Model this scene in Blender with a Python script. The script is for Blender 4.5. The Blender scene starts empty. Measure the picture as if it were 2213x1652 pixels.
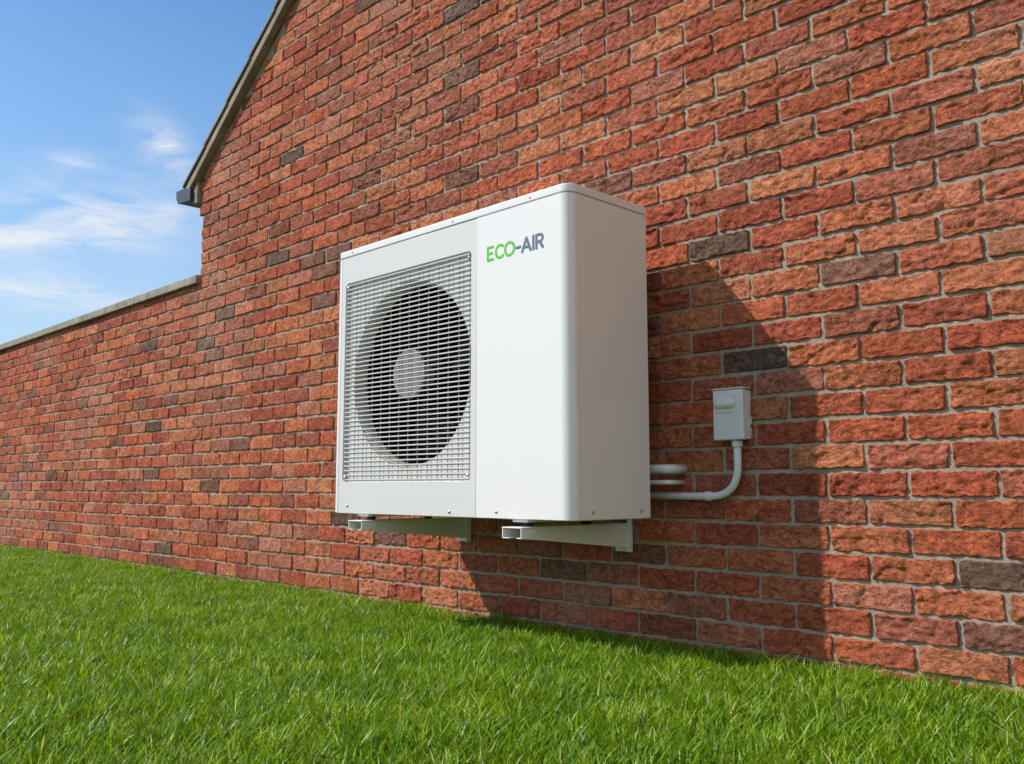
import bpy, bmesh, math, random
import numpy as np
from mathutils import Vector, Matrix
random.seed(7); rng=np.random.default_rng(11)
scene=bpy.context.scene
COL=scene.collection
# ------------------------------------------------------------------ helpers
def newmesh(name,V,F,mat=None,parent=None,smooth=False,cols=None):
    """V (n,3) array, F list of (k,m) int arrays or a list of tuples"""
    me=bpy.data.meshes.new(name)
    V=np.asarray(V,dtype=np.float32)
    if isinstance(F,list) and F and isinstance(F[0],np.ndarray) and F[0].ndim==2:
        me.vertices.add(len(V)); me.vertices.foreach_set('co',V.ravel())
        idx=np.concatenate([f.ravel() for f in F]).astype(np.int32)
        tot=np.concatenate([np.full(len(f),f.shape[1]) for f in F]).astype(np.int32)
        st=np.concatenate([[0],np.cumsum(tot)[:-1]]).astype(np.int32)
        me.loops.add(len(idx)); me.loops.foreach_set('vertex_index',idx)
        me.polygons.add(len(tot)); me.polygons.foreach_set('loop_start',st)
        try: me.polygons.foreach_set('loop_total',tot)
        except Exception: pass
        me.update(calc_edges=True)
    else:
        me.from_pydata([tuple(v) for v in V],[],[tuple(f) for f in F]); me.update()
    me.validate()
    if cols is not None:
        a=me.color_attributes.new('tint','FLOAT_COLOR','POINT')
        c=np.ones((len(V),4),np.float32); c[:,:3]=cols; a.data.foreach_set('color',c.ravel())
    if smooth: me.polygons.foreach_set('use_smooth',np.ones(len(me.polygons),bool))
    if mat: me.materials.append(mat)
    ob=bpy.data.objects.new(name,me); COL.objects.link(ob)
    if parent: ob.parent=parent
    return ob
def empty(name):
    e=bpy.data.objects.new(name,None); COL.objects.link(e); return e
def bevel(ob,w,seg=2,ang=35):
    m=ob.modifiers.new('bev','BEVEL'); m.width=w; m.segments=seg; m.limit_method='ANGLE'; m.angle_limit=math.radians(ang)
    for p in ob.data.polygons: p.use_smooth=True
    n=ob.modifiers.new('wn','WEIGHTED_NORMAL'); n.keep_sharp=True
    return ob
def box(name,x0,x1,y0,y1,z0,z1,mat,parent,bw=0,seg=2):
    V=[(x,y,z) for z in (z0,z1) for y in (y0,y1) for x in (x0,x1)]
    F=[(0,2,3,1),(4,5,7,6),(0,1,5,4),(2,6,7,3),(0,4,6,2),(1,3,7,5)]
    ob=newmesh(name,V,F,mat,parent)
    if bw: bevel(ob,bw,seg)
    return ob
def prism(name,poly,a0,a1,axis,mat,parent,bw=0,seg=2):
    """poly: 2D outline; axis 'z' -> poly in xy, 'y' -> poly in xz, 'x' -> poly in yz"""
    n=len(poly); V=[]
    for a in (a0,a1):
        for p,q in poly:
            V.append((p,q,a) if axis=='z' else ((p,a,q) if axis=='y' else (a,p,q)))
    F=[tuple(range(n)),tuple(range(2*n-1,n-1,-1))]+[(i,i+n,(i+1)%n+n,(i+1)%n) for i in range(n)]
    ob=newmesh(name,V,F,mat,parent)
    bm=bmesh.new(); bm.from_mesh(ob.data); bmesh.ops.recalc_face_normals(bm,faces=bm.faces); bm.to_mesh(ob.data); bm.free()
    if bw: bevel(ob,bw,seg)
    return ob
def plate_with_holes(name,loops,y_front,th,mat,parent,bev=0.001):
    cu=bpy.data.curves.new(name,'CURVE'); cu.dimensions='2D'; cu.fill_mode='BOTH'
    cu.extrude=th/2-bev; cu.bevel_depth=bev; cu.bevel_resolution=1; cu.offset=-bev
    for lp in loops:
        s=cu.splines.new('POLY'); s.points.add(len(lp)-1); s.use_cyclic_u=True
        for i,(x,z) in enumerate(lp): s.points[i].co=(x,z,0,1)
    o=bpy.data.objects.new(name+'_c',cu); COL.objects.link(o)
    dg=bpy.context.evaluated_depsgraph_get(); me=bpy.data.meshes.new_from_object(o.evaluated_get(dg))
    bpy.data.objects.remove(o); me.transform(Matrix.Translation((0,y_front+th/2,0))@Matrix.Rotation(math.radians(90),4,'X'))
    me.materials.clear(); me.materials.append(mat); me.name=name
    ob=bpy.data.objects.new(name,me); COL.objects.link(ob); ob.parent=parent
    return ob
def tube_data(path,r,ns=14,caps=True):
    P=[Vector(p) for p in path]; n=len(P); V=[];F=[]
    T=[(P[min(i+1,n-1)]-P[max(i-1,0)]).normalized() for i in range(n)]
    up=Vector((0,1,0)) if abs(T[0].y)<.9 else Vector((0,0,1))
    N=(up-T[0]*up.dot(T[0])).normalized()
    rings=[]
    def ring(c,t,nn,rr):
        b=t.cross(nn); base=len(V)
        for k in range(ns):
            a=2*math.pi*k/ns; V.append(c+nn*(rr*math.cos(a))+b*(rr*math.sin(a)))
        rings.append(base)
    if caps:
        for j in (0,1,2):
            a=math.radians(90-j*30); ring(P[0]-T[0]*(r*math.sin(a)),T[0],N,max(r*math.cos(a),r*.02))
    for i in range(n):
        N=(N-T[i]*N.dot(T[i])).normalized(); ring(P[i],T[i],N,r)
    if caps:
        for j in (2,1,0):
            a=math.radians(90-j*30); ring(P[-1]+T[-1]*(r*math.sin(a)),T[-1],N,max(r*math.cos(a),r*.02))
    for a,b in zip(rings[:-1],rings[1:]):
        for k in range(ns): F.append((a+k,a+(k+1)%ns,b+(k+1)%ns,b+k))
    F.append(tuple(rings[0]+k for k in range(ns))[::-1]); F.append(tuple(rings[-1]+k for k in range(ns)))
    return V,F
def tube(name,path,r,mat,parent,ns=20,caps=False):
    V,F=tube_data(path,r,ns,caps); return newmesh(name,V,F,mat,parent,smooth=True)
def join_data(parts):
    V=[];F=[]
    for v,f in parts:
        b=len(V); V+=list(v); F+=[tuple(i+b for i in q) for q in f]
    return V,F
def cyl_data(c,axis,r,h,ns=32,r2=None):
    c=Vector(c); ax=Vector(axis).normalized(); r2=r if r2 is None else r2
    u=ax.orthogonal().normalized(); w=ax.cross(u); V=[];F=[]
    for rr,t in ((r,0),(r2,h)):
        for k in range(ns):
            a=2*math.pi*k/ns; V.append(c+ax*t+u*(rr*math.cos(a))+w*(rr*math.sin(a)))
    F=[(k,(k+1)%ns,ns+(k+1)%ns,ns+k) for k in range(ns)]+[tuple(range(ns))[::-1],tuple(range(ns,2*ns))]
    return V,F
def rrect(x0,x1,z0,z1,r,n=8):
    out=[]
    for cx,cz,a0 in ((x1-r,z1-r,0),(x0+r,z1-r,90),(x0+r,z0+r,180),(x1-r,z0+r,270)):
        for k in range(n+1):
            a=math.radians(a0+90*k/n); out.append((cx+r*math.cos(a),cz+r*math.sin(a)))
    return out
def circ(cx,cz,r,n=96): return [(cx+r*math.cos(2*math.pi*k/n),cz+r*math.sin(2*math.pi*k/n)) for k in range(n)]
# numpy value noise
def _h(ix,iy,iz):
    n=(ix.astype(np.int64)*374761393+iy.astype(np.int64)*668265263+iz.astype(np.int64)*1274126177)&0xffffffff
    n=((n^(n>>13))*1103515245)&0xffffffff; n=((n^(n>>16))*2654435769)&0xffffffff; n=n^(n>>15)
    return n/4294967295.0
def vnoise(x,y,z):
    x,y,z=np.broadcast_arrays(x,y,z)
    i,j,k=np.floor(x),np.floor(y),np.floor(z); fx,fy,fz=x-i,y-j,z-k
    s=lambda t:t*t*t*(t*(t*6-15)+10); fx,fy,fz=s(fx),s(fy),s(fz); r=0
    for a in (0,1):
        for b in (0,1):
            for c in (0,1):
                r=r+_h(i+a,j+b,k+c)*(fx if a else 1-fx)*(fy if b else 1-fy)*(fz if c else 1-fz)
    return r
def fbm(x,y,z,o=3):
    r=0;a=.5;t=0
    for q in range(o):
        r=r+a*vnoise(x,y,z); t+=a; a*=.5; x=x*2.03+5.1;y=y*2.03+9.2;z=z*2.03+1.7
    return r/t
# ------------------------------------------------------------------ materials
def mat(name):
    m=bpy.data.materials.new(name); m.use_nodes=True; nt=m.node_tree; b=nt.nodes['Principled BSDF']; return m,nt,b
def N(nt,t,**kw):
    n=nt.nodes.new(t)
    for k,v in kw.items():
        if k.startswith('i_'): n.inputs[k[2:].replace('_',' ')].default_value=v
        else: setattr(n,k,v)
    return n
def mixc(nt,a,b,f,bt='MIX'):
    n=nt.nodes.new('ShaderNodeMix'); n.data_type='RGBA'; n.blend_type=bt
    for s,v in ((6,a),(7,b),(0,f)):
        if isinstance(v,bpy.types.NodeSocket): nt.links.new(v,n.inputs[s])
        else: n.inputs[s].default_value=v
    return n.outputs[2]
def mth(nt,op,a,b=None,c=None):
    n=nt.nodes.new('ShaderNodeMath'); n.operation=op
    for s,v in ((0,a),(1,b),(2,c)):
        if v is None: continue
        if isinstance(v,bpy.types.NodeSocket): nt.links.new(v,n.inputs[s])
        else: n.inputs[s].default_value=v
    return n.outputs[0]
def ramp(nt,src,stops):
    r=nt.nodes.new('ShaderNodeValToRGB'); nt.links.new(src,r.inputs[0]); e=r.color_ramp.elements
    while len(e)<len(stops): e.new(.5)
    for el,(p,c) in zip(e,stops): el.position=p; el.color=c if len(c)==4 else (*c,1)
    return r.outputs[0]
def noise(nt,vec,sc,det=4,rough=.55,dist=0):
    n=N(nt,'ShaderNodeTexNoise'); n.inputs['Scale'].default_value=sc; n.inputs['Detail'].default_value=det
    n.inputs['Roughness'].default_value=rough; n.inputs['Distortion'].default_value=dist
    if vec is not None: nt.links.new(vec,n.inputs['Vector'])
    return n.outputs['Fac']
def g(v): return (v,v,v,1)
def pos(nt): return nt.nodes.new('ShaderNodeNewGeometry').outputs['Position']
def bump(nt,h,strength,dist,prev=None):
    b=nt.nodes.new('ShaderNodeBump'); b.inputs['Strength'].default_value=strength; b.inputs['Distance'].default_value=dist
    nt.links.new(h,b.inputs['Height'])
    if prev: nt.links.new(prev,b.inputs['Normal'])
    return b.outputs[0]

def m_brick():
    m,nt,b=mat('fired_brick'); L=nt.links
    at=N(nt,'ShaderNodeAttribute',attribute_name='tint'); P=pos(nt)
    mp=N(nt,'ShaderNodeMapping'); mp.inputs['Scale'].default_value=(1,1,1.9); L.new(P,mp.inputs[0])
    n1=noise(nt,P,34,6,.7,.6); n2=noise(nt,P,230,4,.75); n3=noise(nt,P,1.1,3,.5); n4=noise(nt,mp.outputs[0],17,6,.7,1.2)
    c=mixc(nt,at.outputs['Color'],ramp(nt,n1,[(.3,(.52,.48,.46)),(.5,g(1.0)),(.72,(1.28,1.42,1.42))]),1,'MULTIPLY')
    c=mixc(nt,c,ramp(nt,n2,[(.3,g(.60)),(.7,g(1.36))]),1,'MULTIPLY')
    c=mixc(nt,c,(.62,.33,.21,1),ramp(nt,n4,[(.54,g(0)),(.76,g(.42))]))       # mealy pale bloom
    c=mixc(nt,c,(.10,.048,.035,1),ramp(nt,n4,[(.26,g(.65)),(.40,g(0))]))
    c=mixc(nt,c,(.60,.40,.30,1),ramp(nt,n3,[(.50,g(0)),(.74,g(.26))]))
    L.new(c,b.inputs['Base Color']); b.inputs['Roughness'].default_value=.9
    b.inputs['Specular IOR Level'].default_value=.2
    nz=noise(nt,mp.outputs[0],18,5,.62,1.5)
    a2=mth(nt,'ABSOLUTE',mth(nt,'SUBTRACT',nz,.5))
    rd=ramp(nt,a2,[(0,g(0)),(.008,g(.6)),(.035,g(1))])
    nn=bump(nt,rd,.9,.006)
    nn=bump(nt,n1,.95,.011,nn); nn=bump(nt,n2,.95,.0036,nn)
    L.new(nn,b.inputs['Normal']); return m
def m_mortar():
    m,nt,b=mat('lime_mortar'); P=pos(nt); L=nt.links
    n1=noise(nt,P,9,4); n2=noise(nt,P,320,4,.75)
    c=mixc(nt,ramp(nt,n1,[(.3,(.31,.255,.19)),(.7,(.44,.365,.28))]),ramp(nt,n2,[(.3,g(.66)),(.7,g(1.22))]),1,'MULTIPLY')
    L.new(c,b.inputs['Base Color']); b.inputs['Roughness'].default_value=.95
    nn=bump(nt,n2,.8,.003); nn=bump(nt,noise(nt,P,60,3),.7,.006,nn); L.new(nn,b.inputs['Normal']); return m
def m_simple(name,col,rough=.5,metal=0,nscale=0,namt=.15,coat=0,bumps=0,bscale=200,spec=.5):
    m,nt,b=mat(name); L=nt.links
    b.inputs['Base Color'].default_value=(*col,1); b.inputs['Roughness'].default_value=rough; b.inputs['Metallic'].default_value=metal
    b.inputs['Coat Weight'].default_value=coat; b.inputs['Coat Roughness'].default_value=.12; b.inputs['Specular IOR Level'].default_value=spec
    P=pos(nt)
    if nscale:
        f=ramp(nt,noise(nt,P,nscale,5),[(.3,g(1-namt)),(.7,g(1+namt))])
        L.new(mixc(nt,(*col,1),f,1,'MULTIPLY'),b.inputs['Base Color'])
    if bumps: L.new(bump(nt,noise(nt,P,bscale,4,.6),bumps,.002),b.inputs['Normal'])
    return m
def m_brick_tex():
    m,nt,b=mat('brickwork_side'); L=nt.links
    P=pos(nt); s=N(nt,'ShaderNodeSeparateXYZ'); L.new(P,s.inputs[0]); cb=N(nt,'ShaderNodeCombineXYZ')
    L.new(mth(nt,'ADD',s.outputs[0],s.outputs[1]),cb.inputs[0]); L.new(s.outputs[2],cb.inputs[1])
    t=N(nt,'ShaderNodeTexBrick'); L.new(cb.outputs[0],t.inputs[0]); t.inputs['Scale'].default_value=1
    t.inputs['Brick Width'].default_value=.225; t.inputs['Row Height'].default_value=.075; t.inputs['Mortar Size'].default_value=.005
    t.inputs['Color1'].default_value=(.42,.11,.06,1); t.inputs['Color2'].default_value=(.30,.10,.06,1); t.inputs['Mortar'].default_value=(.4,.33,.26,1)
    L.new(t.outputs[0],b.inputs['Base Color']); b.inputs['Roughness'].default_value=.9
    L.new(bump(nt,mth(nt,'SUBTRACT',1.0,t.outputs['Fac']),.8,.008),b.inputs['Normal']); return m
def m_grass():
    m,nt,b=mat('grass_blade'); L=nt.links
    at=N(nt,'ShaderNodeAttribute',attribute_name='tint'); P=pos(nt)
    n=noise(nt,P,3.2,4,.6)
    c=mixc(nt,at.outputs['Color'],ramp(nt,n,[(.3,(.78,.84,.8)),(.7,(1.25,1.12,1.05))]),1,'MULTIPLY')
    L.new(c,b.inputs['Base Color']); b.inputs['Roughness'].default_value=.40; b.inputs['Specular IOR Level'].default_value=.28
    tr=N(nt,'ShaderNodeBsdfTranslucent'); L.new(mixc(nt,c,(1.35,1.15,.35,1),1,'MULTIPLY'),tr.inputs[0])
    mx=N(nt,'ShaderNodeMixShader'); mx.inputs[0].default_value=.38
    L.new(b.outputs[0],mx.inputs[1]); L.new(tr.outputs[0],mx.inputs[2]); L.new(mx.outputs[0],nt.nodes['Material Output'].inputs[0]); return m
def m_ground():
    m,nt,b=mat('lawn_soil'); L=nt.links; P=pos(nt)
    n=noise(nt,P,40,6,.7); n2=noise(nt,P,.8,3)
    c=mixc(nt,ramp(nt,n,[(.3,(.025,.045,.006)),(.7,(.08,.15,.02))]),ramp(nt,n2,[(.3,g(.8)),(.7,g(1.2))]),1,'MULTIPLY')
    L.new(c,b.inputs['Base Color']); b.inputs['Roughness'].default_value=.95; L.new(bump(nt,n,.8,.02),b.inputs['Normal']); return m
def m_stone():
    m,nt,b=mat('coping_stone'); L=nt.links; P=pos(nt)
    n=noise(nt,P,14,6,.7); n2=noise(nt,P,120,4,.7)
    c=mixc(nt,ramp(nt,n,[(.3,(.18,.155,.125)),(.55,(.33,.29,.235)),(.8,(.44,.40,.33))]),ramp(nt,n2,[(.3,g(.7)),(.7,g(1.2))]),1,'MULTIPLY')
    L.new(c,b.inputs['Base Color']); b.inputs['Roughness'].default_value=.92; L.new(bump(nt,n2,.6,.003),b.inputs['Normal']); return m
BR=m_brick(); MO=m_mortar(); BT=m_brick_tex(); GR=m_grass(); GD=m_ground(); ST=m_stone()
WHITE=m_simple('white_powder_coat',(.79,.775,.765),.34,coat=.35,bumps=.03,bscale=900)
GREYW=m_simple('light_grey_powder_coat',(.66,.65,.64),.42,coat=.15,bumps=.03,bscale=900)
SLAT=m_simple('grille_grey',(.60,.595,.58),.4)
UPR=m_simple('grille_rod_grey',(.26,.26,.25),.4)
DUCT=m_simple('duct_cream',(.58,.56,.49),.5)
BLACK=m_simple('black_cavity',(.003,.003,.003),.8,spec=.1)
BLADE=m_simple('fan_blade_black',(.0045,.0045,.005),.6,spec=.08)
HUBM=m_simple('hub_grey',(.25,.245,.24),.5)
SEAM=m_simple('seam_dark',(.12,.12,.12),.8)
STEEL=m_simple('screw_steel',(.5,.5,.5),.3,metal=1)
RUB=m_simple('rubber_black',(.02,.02,.02),.7)
PVC=m_simple('pvc_white_grey',(.68,.67,.66),.35,nscale=12,namt=.04)
BOXM=m_simple('switch_plastic',(.66,.65,.65),.4,nscale=12,namt=.04)
BRK=m_simple('bracket_coat',(.76,.75,.74),.4,nscale=18,namt=.04)
GREEN=m_simple('logo_green',(.12,.50,.035),.4)
SLATE=m_simple('logo_slate',(.12,.15,.20),.4)
VERGE=m_simple('verge_cement',(.25,.205,.155),.85,nscale=9,namt=.3,bumps=.4,bscale=80)
TILE=m_simple('roof_tile',(.20,.155,.12),.85,nscale=6,namt=.3,bumps=.4,bscale=60)
GUT=m_simple('gutter_dark',(.035,.04,.05),.45)

# ------------------------------------------------------------------ ground + lawn
GZ=-.028
ground=newmesh('ground',[(-400,-400,GZ-.004),(400,-400,GZ-.004),(400,400,GZ-.004),(-400,400,GZ-.004)],[(0,1,2,3)],GD)
lawn=empty('lawn')
def blades(name,n,size,hmul=1.0):
    bx=rng.uniform(0,size,n); by=rng.uniform(0,size,n)
    cl=fbm(bx*9,by*9,np.full(n,rng.uniform(0,50)),3)
    h=(.022+.036*rng.random(n)**1.2)*(0.45+1.1*cl)*hmul
    tall=rng.random(n)<.07; h=np.where(tall,h*1.4,h)
    w=rng.uniform(.0012,.0028,n)
    az=rng.uniform(0,2*np.pi,n); lean=rng.uniform(.03,.6,n)*h; bend=rng.uniform(.02,.6,n)*h
    fa=az+rng.uniform(-.9,.9,n)+np.pi/2
    dx,dy=np.cos(az),np.sin(az); wx,wy=np.cos(fa),np.sin(fa)
    V=np.zeros((n,7,3))
    for k,(t,ww) in enumerate(((0,1.0),(.4,.95),(.75,.6))):
        ox=lean*t+bend*t*t; zz=h*(t-.12*t*t)
        for s,sg in ((0,-1),(1,1)):
            V[:,2*k+s,0]=bx+dx*ox+sg*w*ww*wx; V[:,2*k+s,1]=by+dy*ox+sg*w*ww*wy; V[:,2*k+s,2]=zz
    ox=lean+bend; V[:,6,0]=bx+dx*ox; V[:,6,1]=by+dy*ox; V[:,6,2]=h*.88
    V[:,:2,2]-=.003
    base=(np.arange(n)*7)[:,None]
    Q=np.concatenate([base+np.array([[0,1,3,2]]),base+np.array([[2,3,5,4]])]); T=base+np.array([[4,5,6]])
    r=rng.random(n)[:,None]; pal=np.array([[.075,.195,.006],[.165,.345,.012],[.32,.50,.030]])
    c=np.where(r<.5,pal[0]*(1-2*r)+pal[1]*2*r,pal[1]*(2-2*r)+pal[2]*(2*r-1))
    dry=rng.random(n)<.04; c[dry]=[.58,.58,.24]
    C=np.repeat(c[:,None,:],7,1)
    C[:,:2]*=.7  # blade roots darkened in the tint, painted shade low in the turf
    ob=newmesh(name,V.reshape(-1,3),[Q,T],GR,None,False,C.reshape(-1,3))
    me=ob.data; bpy.data.objects.remove(ob); return me
S=.5
pm=[blades('grass_patch_%d'%i,7000,S) for i in range(6)]
k=0
for ix in range(-26,7):
    for iy in range(-11,0):
        x0=ix*S; y0=iy*S
        me=pm[rng.integers(0,6)]; q=int(rng.integers(0,4))
        o=bpy.data.objects.new('grass_clump',me); COL.objects.link(o); o.parent=lawn
        a=q*math.pi/2
        off={0:(0,0),1:(S,0),2:(S,S),3:(0,S)}[q]
        o.location=(x0+off[0],y0+off[1]-.006,GZ); o.rotation_euler=(0,0,a)

# ------------------------------------------------------------------ brickwork
XC=-5.175; XE=3.225; APX=(XC+XE)/2; SL=.729
def rl(x): # roof line on the wall face
    x=np.asarray(x,float); return np.where(x<APX, 2.325+SL*(x+5.246), 2.325+SL*((2*APX-x)+5.246))
PH,PL=.075,.225
pal=np.array([[.55,.135,.062],[.59,.175,.080],[.48,.108,.056],[.59,.205,.098],[.47,.135,.078],[.51,.185,.115],[.38,.118,.070],[.27,.115,.075],[.17,.10,.07]])
prob=np.array([.23,.20,.17,.12,.11,.07,.06,.028,.012]); prob/=prob.sum()
def lay(name,region,parent,clip):
    VV=[];QQ=[];CC=[];nb=0
    for row in range(-1,75):
        zc=.049+.075*row; par=row%2
        j0=-1.137+(0.1125 if par==0 else 0)
        for i in range(-60,25):
            xa=j0+i*PL+.0045; xb=xa+PL-.009
            for (x0,x1) in region(row,zc,xa,xb):
                if x1-x0<.02: continue
                xm=(x0+x1)/2
                near=-3.6<xm<-.4 and zc<2.6
                nx,ny=(42,19) if near else (15,9)
                if near and x1-x0<.15: nx=22
                z0,z1=zc-PH/2+.0045,zc+PH/2-.0045
                j=rng.uniform(-.002,.002,4); x0+=j[0];x1+=j[1];z0+=j[2];z1+=j[3]
                e=.0010
                gx=np.concatenate([[0,e,e*2.6],np.linspace(.005,x1-x0-.005,nx-6),[x1-x0-e*2.6,x1-x0-e,x1-x0]])+x0
                gz=np.concatenate([[0,e,e*2.6],np.linspace(.005,z1-z0-.005,ny-6),[z1-z0-e*2.6,z1-z0-e,z1-z0]])+z0
                nyy=len(gz); nxx=len(gx)
                X,Z=np.meshgrid(gx,gz); sd=rng.uniform(0,400)
                ex=np.minimum(X-x0,x1-X); ez=np.minimum(Z-z0,z1-Z); ed=np.minimum(ex,ez)
                wob=.0032
                ux=(vnoise(X*0+sd,Z*80,sd+3)-.5)*2*wob; uz=(vnoise(X*75,sd,sd+8)-.5)*2*wob
                cr=.006; cx=np.clip(cr-ex,0,cr)*np.clip(cr-ez,0,cr)/cr*.28
                sx=np.sign(xm-X)*cx; sz=np.sign((z0+z1)/2-Z)*cx
                rough=fbm(X*52,Z*80,sd,3)-.5
                wx=X+.02*(vnoise(X*25,Z*25,sd+20)-.5); wz=Z+.02*(vnoise(X*25,Z*25,sd+40)-.5)+.25*(wx-xm)*rng.uniform(-1,1)
                q=vnoise(wx*15,wz*38,sd+60)
                rid=1-np.abs(2*q-1); cre=np.clip((rid-.86)/.14,0,1)**1.1
                fold=np.clip((q-.5)*10,-.5,.5)
                amt=rng.uniform(.1,1.0)
                hgt=.0080+.0115*rough-.0068*cre*amt+.0048*fold*amt+rng.uniform(-.0012,.0015)
                tilt=(X-xm)*rng.uniform(-.012,.012)+(Z-zc)*rng.uniform(-.03,.03)
                prof=1-np.clip(1-ed/.0032,0,1)**2.2
                Y=-np.maximum(hgt+tilt,.0034+.002*rough)*prof+.010*(ed<1e-6)
                Xp=X+ux+sx; Zp=Z+uz+sz
                if clip: Zp=np.minimum(Zp,rl(Xp)-.001)
                V=np.stack([Xp,Y,Zp],-1).reshape(-1,3)
                a=np.arange(nyy-1)[:,None]*nxx+np.arange(nxx-1)[None,:]
                Q=np.stack([a,a+1,a+1+nxx,a+nxx],-1).reshape(-1,4)+nb
                nb+=len(V)
                c=pal[rng.choice(len(pal),p=prob)]*rng.uniform(.78,1.14)
                C=np.repeat(c[None,:],len(V),0)
                VV.append(V);QQ.append(Q);CC.append(C)
    return newmesh(name,np.concatenate(VV),[np.concatenate(QQ)],BR,parent,True,np.concatenate(CC))
ZT=1.705
def reg_house(row,zc,xa,xb):
    z0=zc-.033
    if xa>XE or z0>5.4: return []
    if zc<ZT:   # below the garden wall top: toothed into it
        if (xa+xb)/2<XC: return []
        a,b=xa,min(xb,XE)
    else:
        lim=XC-(.035 if zc>2.12 else 0)
        a,b=max(xa,lim),min(xb,XE)
        if b<=lim: return []
    if zc-.03>rl((a+b)/2): return []
    return [(a,b)]
def reg_wall(row,zc,xa,xb):
    if zc>ZT or (xa+xb)/2>=XC or xb<-14: return []
    return [(xa,xb)]
house=empty('brick_house'); gwall=empty('garden_wall')
lay('gable_bricks',reg_house,house,True)
lay('garden_wall_bricks',reg_wall,gwall,False)
# mortar beds (solid walls behind the brick faces)
MY=-.0010
prism('gable_mortar',[(XC,-.1),(XE,-.1),(XE,float(rl(XE))-.002),(APX,float(rl(APX))-.002),(XC-.0,float(rl(XC))-.002)],MY,.2,'y',MO,house)
box('corbel_mortar',XC-.033,XC-.001,.001,.19,2.125,2.33,MO,house)
box('garden_wall_mortar',-14,XC-.001,MY,.215,-.1,ZT-.006,MO,gwall)
box('side_wall_left',XC,XC+.2,.2,7,-.1,2.3,BT,house)
box('side_wall_right',XE-.2,XE,.2,7,-.1,2.3,BT,house)
prism('back_gable',[(XC,-.1),(XE,-.1),(XE,2.37),(APX,5.42),(XC,2.37)],7.0,7.2,'y',BT,house)
# coping stones
x=XC+.0; i=0
while x>-14:
    l=.9; x0=x-l
    box('coping_stone_%d'%i,x0+.002,x-.002,-.034,.25,ZT-.005+random.uniform(-.001,.001),ZT+.046,ST,gwall,.005,2)
    x=x0; i+=1
# verge + roof
def para(name,xa,xb,lo,hi,y0,y1,m,side,bw=.003):
    f=lambda x: x if side==0 else 2*APX-x
    P=[(f(xa),float(rl(xa))+lo),(f(xb),float(rl(xb))+lo),(f(xb),float(rl(xb))+hi),(f(xa),float(rl(xa))+hi)]
    return prism(name,P,y0,y1,'y',m,house,bw)
def rl_ext(x): return 2.325+SL*(x+5.246)
for side in (0,1):
    xa=-5.335
    para('verge_board',xa,APX,0.0,.056,-.05,.03,VERGE,side,.004)
    para('roof_slope',xa-.03,APX,.058,.070,-.03,7.25,TILE,side,0)
    n=17; L=(APX-xa)/n
    for t in range(n):
        a=xa-.02+t*L; b=a+L+.02
        f=lambda x: x if side==0 else 2*APX-x
        b=min(b,APX)
        P=[(f(a),rl_ext(a)+.072),(f(b),rl_ext(b)+.060),(f(b),rl_ext(b)+.076),(f(a),rl_ext(a)+.094)]
        prism('verge_tile_%d_%d'%(side,t),P,-.060,.25,'y',TILE,house,.002)
    f=(lambda x:x) if side==0 else (lambda x:2*APX-x)
    P=[(f(px),pz) for px,pz in [(-5.455,2.315),(-5.455,2.275),(-5.425,2.235),(-5.27,2.222),(-5.265,2.275),(-5.275,2.275),(-5.28,2.233),(-5.42,2.245),(-5.445,2.278),(-5.445,2.315)]]
    prism('gutter',P,-.045,7.2,'y',GUT,house,.002)
    P=[(f(px),pz) for px,pz in [(-5.457,2.317),(-5.457,2.274),(-5.427,2.233),(-5.263,2.22),(-5.263,2.29),(-5.34,2.317)]]
    prism('gutter_end',P,-.052,-.043,'y',GUT,house,.002)
    P=[(f(px),pz) for px,pz in [(-5.262,2.20),(-5.214,2.20),(-5.214,2.33),(-5.262,2.30)]]
    prism('eaves_fascia',P,-.03,7.2,'y',VERGE,house,.002)

# ------------------------------------------------------------------ heat pump
hp=empty('heat_pump')
xl,xr,yf,yr,zb,zt=-2.9533,-1.7708,-.505,-.138,.3945,1.3868
zl=zt-.028
R=.036
def corner(cx,cy,r,a0,a1,n=10): return [(cx+r*math.cos(math.radians(a0+(a1-a0)*k/n)),cy+r*math.sin(math.radians(a0+(a1-a0)*k/n))) for k in range(n+1)]
def foot(o=0,R=R,rl_=.008):
    return corner(xl+rl_,yf+rl_,rl_+o,180,270,4)+corner(xr-R,yf+R,R+o,270,360,14)+corner(xr-.006,yr-.006,.006+o,0,90,3)+corner(xl+.006,yr-.006,.006+o,90,180,3)
prism('lid',foot(.002),zl+.0015,zt,'z',WHITE,hp,.004,3)
prism('inner_top',foot(-.006),zl-.02,zl+.0015,'z',SEAM,hp)
prism('base_tray',foot(-.003),zb,zb+.01,'z',GREYW,hp,.002)
xs=-2.172; ysd=-.466; xst=-2.9355
sp=[(xs+.001,yf-.001)]+corner(xr-R,yf+R-.0,R+.001,270,360,16)+[(xr+.001,ysd-.001)]
inn=[(xr-.008,ysd-.001)]+list(reversed(corner(xr-R,yf+R,R-.008,270,360,12)))+[(xs+.001,yf+.008)]
def sheet(name,outer,inner,z0,z1,m):
    return prism(name,outer+inner,z0,z1,'z',m,hp)
o=sheet('service_panel',sp,inn,zb+.002,zl-.0005,WHITE); bevel(o,.0008,2,50)
box('side_panel',xr-.008,xr,ysd+.001,yr+.001,zb+.002,zl-.0005,WHITE,hp,.0012)
box('rear_panel',xl+.005,xr-.009,yr-.008,yr,zb+.002,zl-.001,GREYW,hp)
box('left_panel',xl,xl+.008,yf+.006,yr-.009,zb+.002,zl-.001,WHITE,hp,.001)
box('left_corner_strip',xl,xst-.001,yf,yf+.0055,zb+.002,zl-.0005,WHITE,hp,.0025)
for sx in (xs,xst): box('seam_strip',sx-.006,sx+.006,yf+.0085,yf+.012,zb+.01,zl-.02,SEAM,hp)
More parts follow.
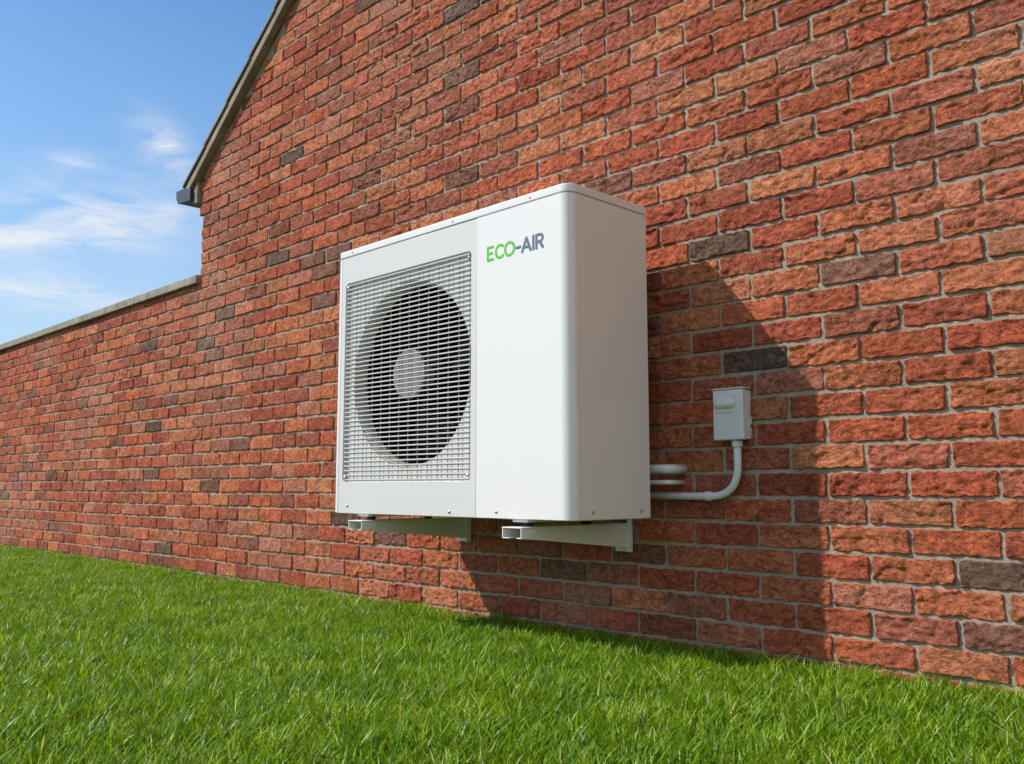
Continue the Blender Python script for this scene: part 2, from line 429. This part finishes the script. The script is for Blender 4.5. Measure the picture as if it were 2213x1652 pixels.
box('seam_strip_side',xr-.012,xr-.0085,ysd-.006,ysd+.006,zb+.01,zl-.02,SEAM,hp)
gx0,gx1,gz0,gz1=-2.910,-2.199,.510,1.257
hole=rrect(gx0,gx1,gz0,gz1,.016)
plate_with_holes('fan_panel',[[(xst+.001,zb+.002),(xs-.001,zb+.002),(xs-.001,zl-.0005),(xst+.001,zl-.0005)],hole],yf,.006,GREYW,hp,.001)
cx,cz,FR=-2.540,.884,.328
def wall_loop(name,loop,y0,y1,m):
    n=len(loop); V=[(p,y0,q) for p,q in loop]+[(p,y1,q) for p,q in loop]
    F=[(i,i+n,(i+1)%n+n,(i+1)%n) for i in range(n)]
    return newmesh(name,V,F,m,hp,True)
wall_loop('recess_rim',rrect(gx0,gx1,gz0,gz1,.016),yf+.005,yf+.018,GREYW)
plate_with_holes('fan_shroud',[rrect(gx0-.004,gx1+.004,gz0-.004,gz1+.004,.016),circ(cx,cz,FR)],yf+.016,.003,GREYW,hp,.0005)
prof=[(FR+.001,yf+.016),(FR-.004,yf+.024),(FR-.010,yf+.034),(FR-.013,yf+.046),(FR-.013,yf+.065)]
def lathe(name,prof,m,ns=96):
    V=[];F=[]
    for r,y in prof:
        for k in range(ns):
            a=2*math.pi*k/ns; V.append((cx+r*math.cos(a),y,cz+r*math.sin(a)))
    for j in range(len(prof)-1):
        for k in range(ns): F.append((j*ns+k,j*ns+(k+1)%ns,(j+1)*ns+(k+1)%ns,(j+1)*ns+k))
    return newmesh(name,V,F,m,hp,True)
lathe('fan_bell_mouth',prof,DUCT)
lathe('fan_cavity',[(FR-.013,yf+.0655),(FR-.013,yr-.02),(.001,yr-.02)],BLACK)
parts=[]
for b in range(3):
    V=[];F=[];nr,na=8,7; a0=b*2*math.pi/3+.5
    for i in range(nr+1):
        r=.075+(FR-.03-.075)*i/nr
        for j_ in range(na+1):
            s=j_/na; ang=a0+(s-.5)*(1.15+.25*i/nr)+.35*(i/nr)**1.5
            V.append((cx+r*math.cos(ang),yf+.165+.075*(s-.5)-.01*math.sin(s*math.pi),cz+r*math.sin(ang)))
    w=na+1
    for i in range(nr):
        for j_ in range(na): F.append((i*w+j_,i*w+j_+1,(i+1)*w+j_+1,(i+1)*w+j_))
    parts.append((V,F))
V,F=join_data(parts); fb=newmesh('fan_blades',V,F,BLADE,hp,True); md=fb.modifiers.new('s','SOLIDIFY'); md.thickness=.003
V,F=cyl_data((cx,yf+.21,cz),(0,-1,0),.085,.10,48); newmesh('fan_hub',V,F,BLADE,hp)
V,F=join_data([cyl_data((cx,yf+.022,cz),(0,-1,0),.090,.009,64,.087),cyl_data((cx,yf+.12,cz),(0,-1,0),.03,.10,24)])
hb=newmesh('grille_boss',V,F,HUBM,hp); bevel(hb,.003,2,40)
def boxes(name,L,m,bw=0):
    V=[];F=[]
    for x0,x1,y0,y1,z0,z1 in L:
        b=len(V); V+=[(x,y,z) for z in (z0,z1) for y in (y0,y1) for x in (x0,x1)]
        F+=[tuple(i+b for i in f) for f in [(0,2,3,1),(4,5,7,6),(0,1,5,4),(2,6,7,3),(0,4,6,2),(1,3,7,5)]]
    o=newmesh(name,V,F,m,hp)
    if bw: bevel(o,bw,2)
    return o
sl=[];ns=45;pz=(gz1-gz0)/ns
for i in range(ns):
    z=gz0+pz*(i+.5); ins=.006 if 0<i<ns-1 else .012
    sl.append((gx0+.004+ins*.3,gx1-.004-ins*.3,yf+.0005,yf+.0045,z-.0024,z+.0024))
boxes('grille_slats',sl,SLAT,.0011)
vb=[]
nv=14
for i in range(nv):
    x=gx0+.012+(gx1-gx0-.024)*i/(nv-1)
    vb.append((x-.0012,x+.0012,yf+.005,yf+.0075,gz0+.003,gz1-.003))
boxes('grille_uprights',vb,UPR)
def screw(p,ax,r=.0055):
    V,F=cyl_data(p,ax,r,.0018,20,r*.9); V2,F2=cyl_data(Vector(p)+Vector(ax)*.0018,ax,r*.8,.0014,20,r*.4)
    V,F=join_data([(V,F),(V2,F2)]); newmesh('screw',V,F,STEEL,hp)
for X,Z in ((-2.875,.424),(-2.300,.412),(-2.078,.416)): screw((X,yf-.001,Z),(0,-1,0))
for Y in (-.41,-.185): screw((xr,Y,.418),(1,0,0))
for X,Z in ((gx0+.014,gz0+.016),(gx1-.014,gz0+.02),(gx1-.012,gz1-.02),(gx0+.014,gz1-.016)): screw((X,yf+.0005,Z),(0,-1,0),.006)
for X in (-2.87,-2.29,-1.93): screw((X,yf-.002,zt-.014),(0,-1,0),.003)
# lettering
def arc(cx,cy,rx,ry,a0,a1,n=28): return [(cx+rx*math.cos(math.radians(a0+(a1-a0)*k/n)),cy+ry*math.sin(math.radians(a0+(a1-a0)*k/n))) for k in range(n+1)]
glyph={'E':(.54,[[(.54,1),(0,1)],[(0,1),(0,0)],[(0,0),(.54,0)],[(0,.5),(.46,.5)]]),
 'C':(.74,[arc(.44,.5,.44,.5,48,312)]),
 'O':(.90,[arc(.45,.5,.45,.5,0,360,44)]),
 '-':(.36,[[(0,.42),(.36,.42)]]),
 'A':(.80,[[(0,0),(.40,1)],[(.40,1),(.80,0)],[(.14,.30),(.66,.30)]]),
 'I':(0,[[(0,0),(0,1)]]),
 'R':(.60,[[(0,0),(0,1)],[(0,1),(.32,1)]+arc(.32,.735,.27,.265,90,-90,14)+[(0,.47)],[(.30,.47),(.60,0)]])}
H=.0405; SW=.0053; kx=1.10; tx=-2.124+SW; tz=1.204+SW
pen=0; pg=[];ps=[]
for ch,gap in (('E',.30),('C',.20),('O',.24),('-',.20),('A',.27),('I',.29),('R',0)):
    w,str_=glyph[ch]
    for s in str_:
        path=[(tx+(pen+px)*H*kx,0,tz+py*H) for px,py in s]
        (pg if ch in 'ECO' else ps).append(tube_data(path,SW,12,True))
    pen+=w+gap
for nm,pp,m in (('lettering_eco',pg,GREEN),('lettering_air',ps,SLATE)):
    V,F=join_data(pp); V=[(v[0],yf-.0011+v[1]*.10,v[2]) for v in V]; newmesh(nm,V,F,m,hp)

# ------------------------------------------------------------------ wall brackets
def bracket(name,xR):
    e=empty(name); W=.082; yF=-.529; t=.004; x0=xR-W
    top=.373
    prism('web_near',[(yF,top-t-.0005),(yF,top-.034),(yF+.06,top-.038),(-.03,.292),(-.006,.292),(-.006,top-t-.0005)],xR-t,xR,'x',BRK,e,.001)
    prism('web_far',[(yF,top-t-.0005),(yF,top-.034),(-.006,top-.045),(-.006,top-t-.0005)],x0,x0+t,'x',BRK,e,.001)
    box('top_flange',x0-.001,xR+.001,yF-.001,-.006,top-t,top,BRK,e,.0015)
    box('bottom_lip',x0+t+.0002,x0+.028,yF,-.04,top-.034,top-.031,BRK,e,.001)
    box('bottom_lip_near',xR-.022,xR-t-.0002,yF,-.08,top-.034,top-.031,BRK,e,.001)
    box('wall_plate',xR-.07,xR+.002,-.0115,-.0075,.278,.365,BRK,e,.001)
    box('upright_flange',xR+.0005,xR+.0045,-.036,-.0118,.278,.392,BRK,e,.001)
    for y in (yf+.05,yr-.05):
        V,F=cyl_data((x0+W*.45,y,top),(0,0,1),.016,.0135,24); newmesh('rubber_mount',V,F,RUB,e)
    box('foot_rail',x0+.008,xR-.01,yf+.012,yr-.01,top+.0135,zb-.0005,BRK,e,.0015)
    for y in (yF+.06,-.15):
        V,F=cyl_data((xR,y,top-.018),(1,0,0),.005,.003,6); newmesh('bolt_head',V,F,BRK,e)
    return e
bracket('wall_bracket',-1.946); bracket('wall_bracket',-2.748)

# ------------------------------------------------------------------ pipes + isolator
pp=empty('refrigerant_pipe')
def bent(points,r,n=8):
    P=[Vector(p) for p in points]; out=[P[0]]
    for a,b,c in zip(P[:-2],P[1:-1],P[2:]):
        d1=(a-b).normalized(); d2=(c-b).normalized(); s=b+d1*r; e=b+d2*r
        for k in range(n+1):
            t=k/n; out.append(s*(1-t)**2+b*2*t*(1-t)+e*t*t)
    out.append(P[-1]); return out
tube('insulated_pipe',bent([(-1.90,-.137,.548),(-1.90,-.085,.548),(-1.735,-.085,.548),(-1.735,.01,.548)],.028,10),.0145,PVC,pp)
tube('liquid_pipe',bent([(-1.90,-.137,.506),(-1.90,-.085,.506),(-1.738,-.085,.506),(-1.738,.01,.506)],.02,10),.0075,PVC,pp)
iso=empty('isolator_switch')
bx0,bx1,bz0,bz1=-1.590,-1.486,.632,.785
box('back_box',bx0+.002,bx1-.001,-.030,-.001,bz0+.002,bz1-.002,BOXM,iso,.003)
box('front_cover',bx0,bx1+.001,-.056,-.0315,bz0,bz1,BOXM,iso,.005,3)
prism('hood',[(-.058,bz1+.001),(-.058,bz1+.005),(-.002,bz1+.005),(-.002,bz1+.001)],bx0-.002,bx1+.003,'x',BOXM,iso,.001)
V,F=join_data([tube_data([(bx0+.022,-.0565,.742),(bx0+.064,-.0565,.742)],.016,20,True)])
newmesh('handle',V,F,BOXM,iso,True)
box('handle_base',bx0+.012,bx0+.074,-.0595,-.0565,.715,.766,BOXM,iso,.001)
tube('side_rib',[(bx1+.0015,-.052+.044*t,.645+.055*t*t) for t in [i/12 for i in range(13)]],.0016,BOXM,iso,8)
cy=-.028
path=bent([(-1.95,cy,.463),(-1.524,cy,.463),(-1.524,cy,bz0-.002)],.098,16)
tube('conduit',path,.0118,PVC,iso)
V,F=cyl_data((-1.524,cy,bz0-.020),(0,0,1),.0165,.019,32); bevel(newmesh('conduit_gland',V,F,PVC,iso),.002)
V,F=cyl_data((-1.640,cy,.463),(1,0,0),.0150,.020,32); bevel(newmesh('conduit_coupling',V,F,PVC,iso),.002)

# ------------------------------------------------------------------ sun, sky, camera
tow=Vector((-.526,-.505,.659)).normalized()
sun=bpy.data.lights.new('sun','SUN'); sun.energy=4.7; sun.angle=math.radians(.7); sun.color=(1,.92,.835)
so=bpy.data.objects.new('sun',sun); COL.objects.link(so); so.rotation_euler=tow.to_track_quat('Z','Y').to_euler(); so.location=tow*30
w=bpy.data.worlds.new('World'); scene.world=w; w.use_nodes=True; nt=w.node_tree; L=nt.links
bg=nt.nodes['Background']
sk=N(nt,'ShaderNodeTexSky',sky_type='NISHITA'); sk.sun_disc=False; sk.sun_elevation=math.asin(tow.z); sk.sun_rotation=math.atan2(tow.x,tow.y)
sk.air_density=1.0; sk.dust_density=.6; sk.ozone_density=1.5
tc=N(nt,'ShaderNodeTexCoord')
sx=N(nt,'ShaderNodeSeparateXYZ'); L.new(tc.outputs['Generated'],sx.inputs[0])
X_,Y_,Z_=sx.outputs
deg=180/math.pi
az=mth(nt,'MULTIPLY',mth(nt,'ARCTAN2',Y_,mth(nt,'MULTIPLY',X_,-1.0)),deg)
el=mth(nt,'MULTIPLY',mth(nt,'ARCSINE',Z_),deg)
# deepen the blue, pale towards the horizon
skt=mixc(nt,sk.outputs[0],(1.0,1.46,1.78,1),1,'MULTIPLY')
hz=ramp(nt,Z_,[(0.0,g(.84)),(.10,g(.70)),(.20,g(.42)),(.32,g(.16)),(.46,g(0))])
skt=mixc(nt,skt,(6.1,7.4,8.5,1),hz)
cb=N(nt,'ShaderNodeCombineXYZ'); L.new(mth(nt,'ADD',mth(nt,'MULTIPLY',az,.16),mth(nt,'MULTIPLY',el,.10)),cb.inputs[0]); L.new(mth(nt,'MULTIPLY',el,.55),cb.inputs[1])
cn=noise(nt,cb.outputs[0],1.0,9,.62,.9)
tex=ramp(nt,cn,[(.34,g(0)),(.68,g(1))])
acc=None
for a0,e0,sa,se,wt,tilt in ((19.6,15.0,5.5,1.8,1.05,.10),(23.2,19.6,1.6,1.2,.85,-.45),(16.5,10.9,6.0,1.0,.8,-.05),(18.3,18.0,2.4,.6,.45,.12),(14.0,13.6,3.0,.9,.8,0)):
    da=mth(nt,'SUBTRACT',az,a0); de=mth(nt,'SUBTRACT',mth(nt,'SUBTRACT',el,e0),mth(nt,'MULTIPLY',da,tilt))
    q=mth(nt,'ADD',mth(nt,'POWER',mth(nt,'DIVIDE',da,sa),2),mth(nt,'POWER',mth(nt,'DIVIDE',de,se),2))
    gq=mth(nt,'MULTIPLY',mth(nt,'EXPONENT',mth(nt,'MULTIPLY',q,-1.0)),wt)
    acc=gq if acc is None else mth(nt,'ADD',acc,gq)
fac=mth(nt,'MINIMUM',mth(nt,'MULTIPLY',mth(nt,'MULTIPLY',acc,tex),1.25),.9)
skc=mixc(nt,skt,(8.8,9.1,9.5,1),fac)
# broken bright veil added in the unseen sky to raise the ambient light
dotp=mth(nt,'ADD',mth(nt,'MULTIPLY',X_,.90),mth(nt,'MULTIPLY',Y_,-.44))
fill_veil=ramp(nt,dotp,[(.14,g(0)),(.75,g(1))])
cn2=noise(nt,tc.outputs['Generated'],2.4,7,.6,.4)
fill_veil=mth(nt,'MULTIPLY',fill_veil,ramp(nt,cn2,[(.36,g(.36)),(.60,g(.85))]))
skc=mixc(nt,skc,(9.8,9.2,8.7,1),fill_veil)
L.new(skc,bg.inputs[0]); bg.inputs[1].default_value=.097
cam=bpy.data.cameras.new('camera'); co=bpy.data.objects.new('camera',cam); COL.objects.link(co); scene.camera=co
cam.sensor_width=36; cam.lens=36*2001.3/2213; cam.clip_end=2000; cam.clip_start=.02
co.location=(0,-2.475,.4901); ya=.7754; pi_=.1134
d=Vector((-math.cos(ya)*math.cos(pi_),math.sin(ya)*math.cos(pi_),math.sin(pi_)))
co.rotation_euler=d.to_track_quat('-Z','Y').to_euler()
scene.view_settings.view_transform='Standard'; scene.view_settings.look='None'; scene.view_settings.exposure=0
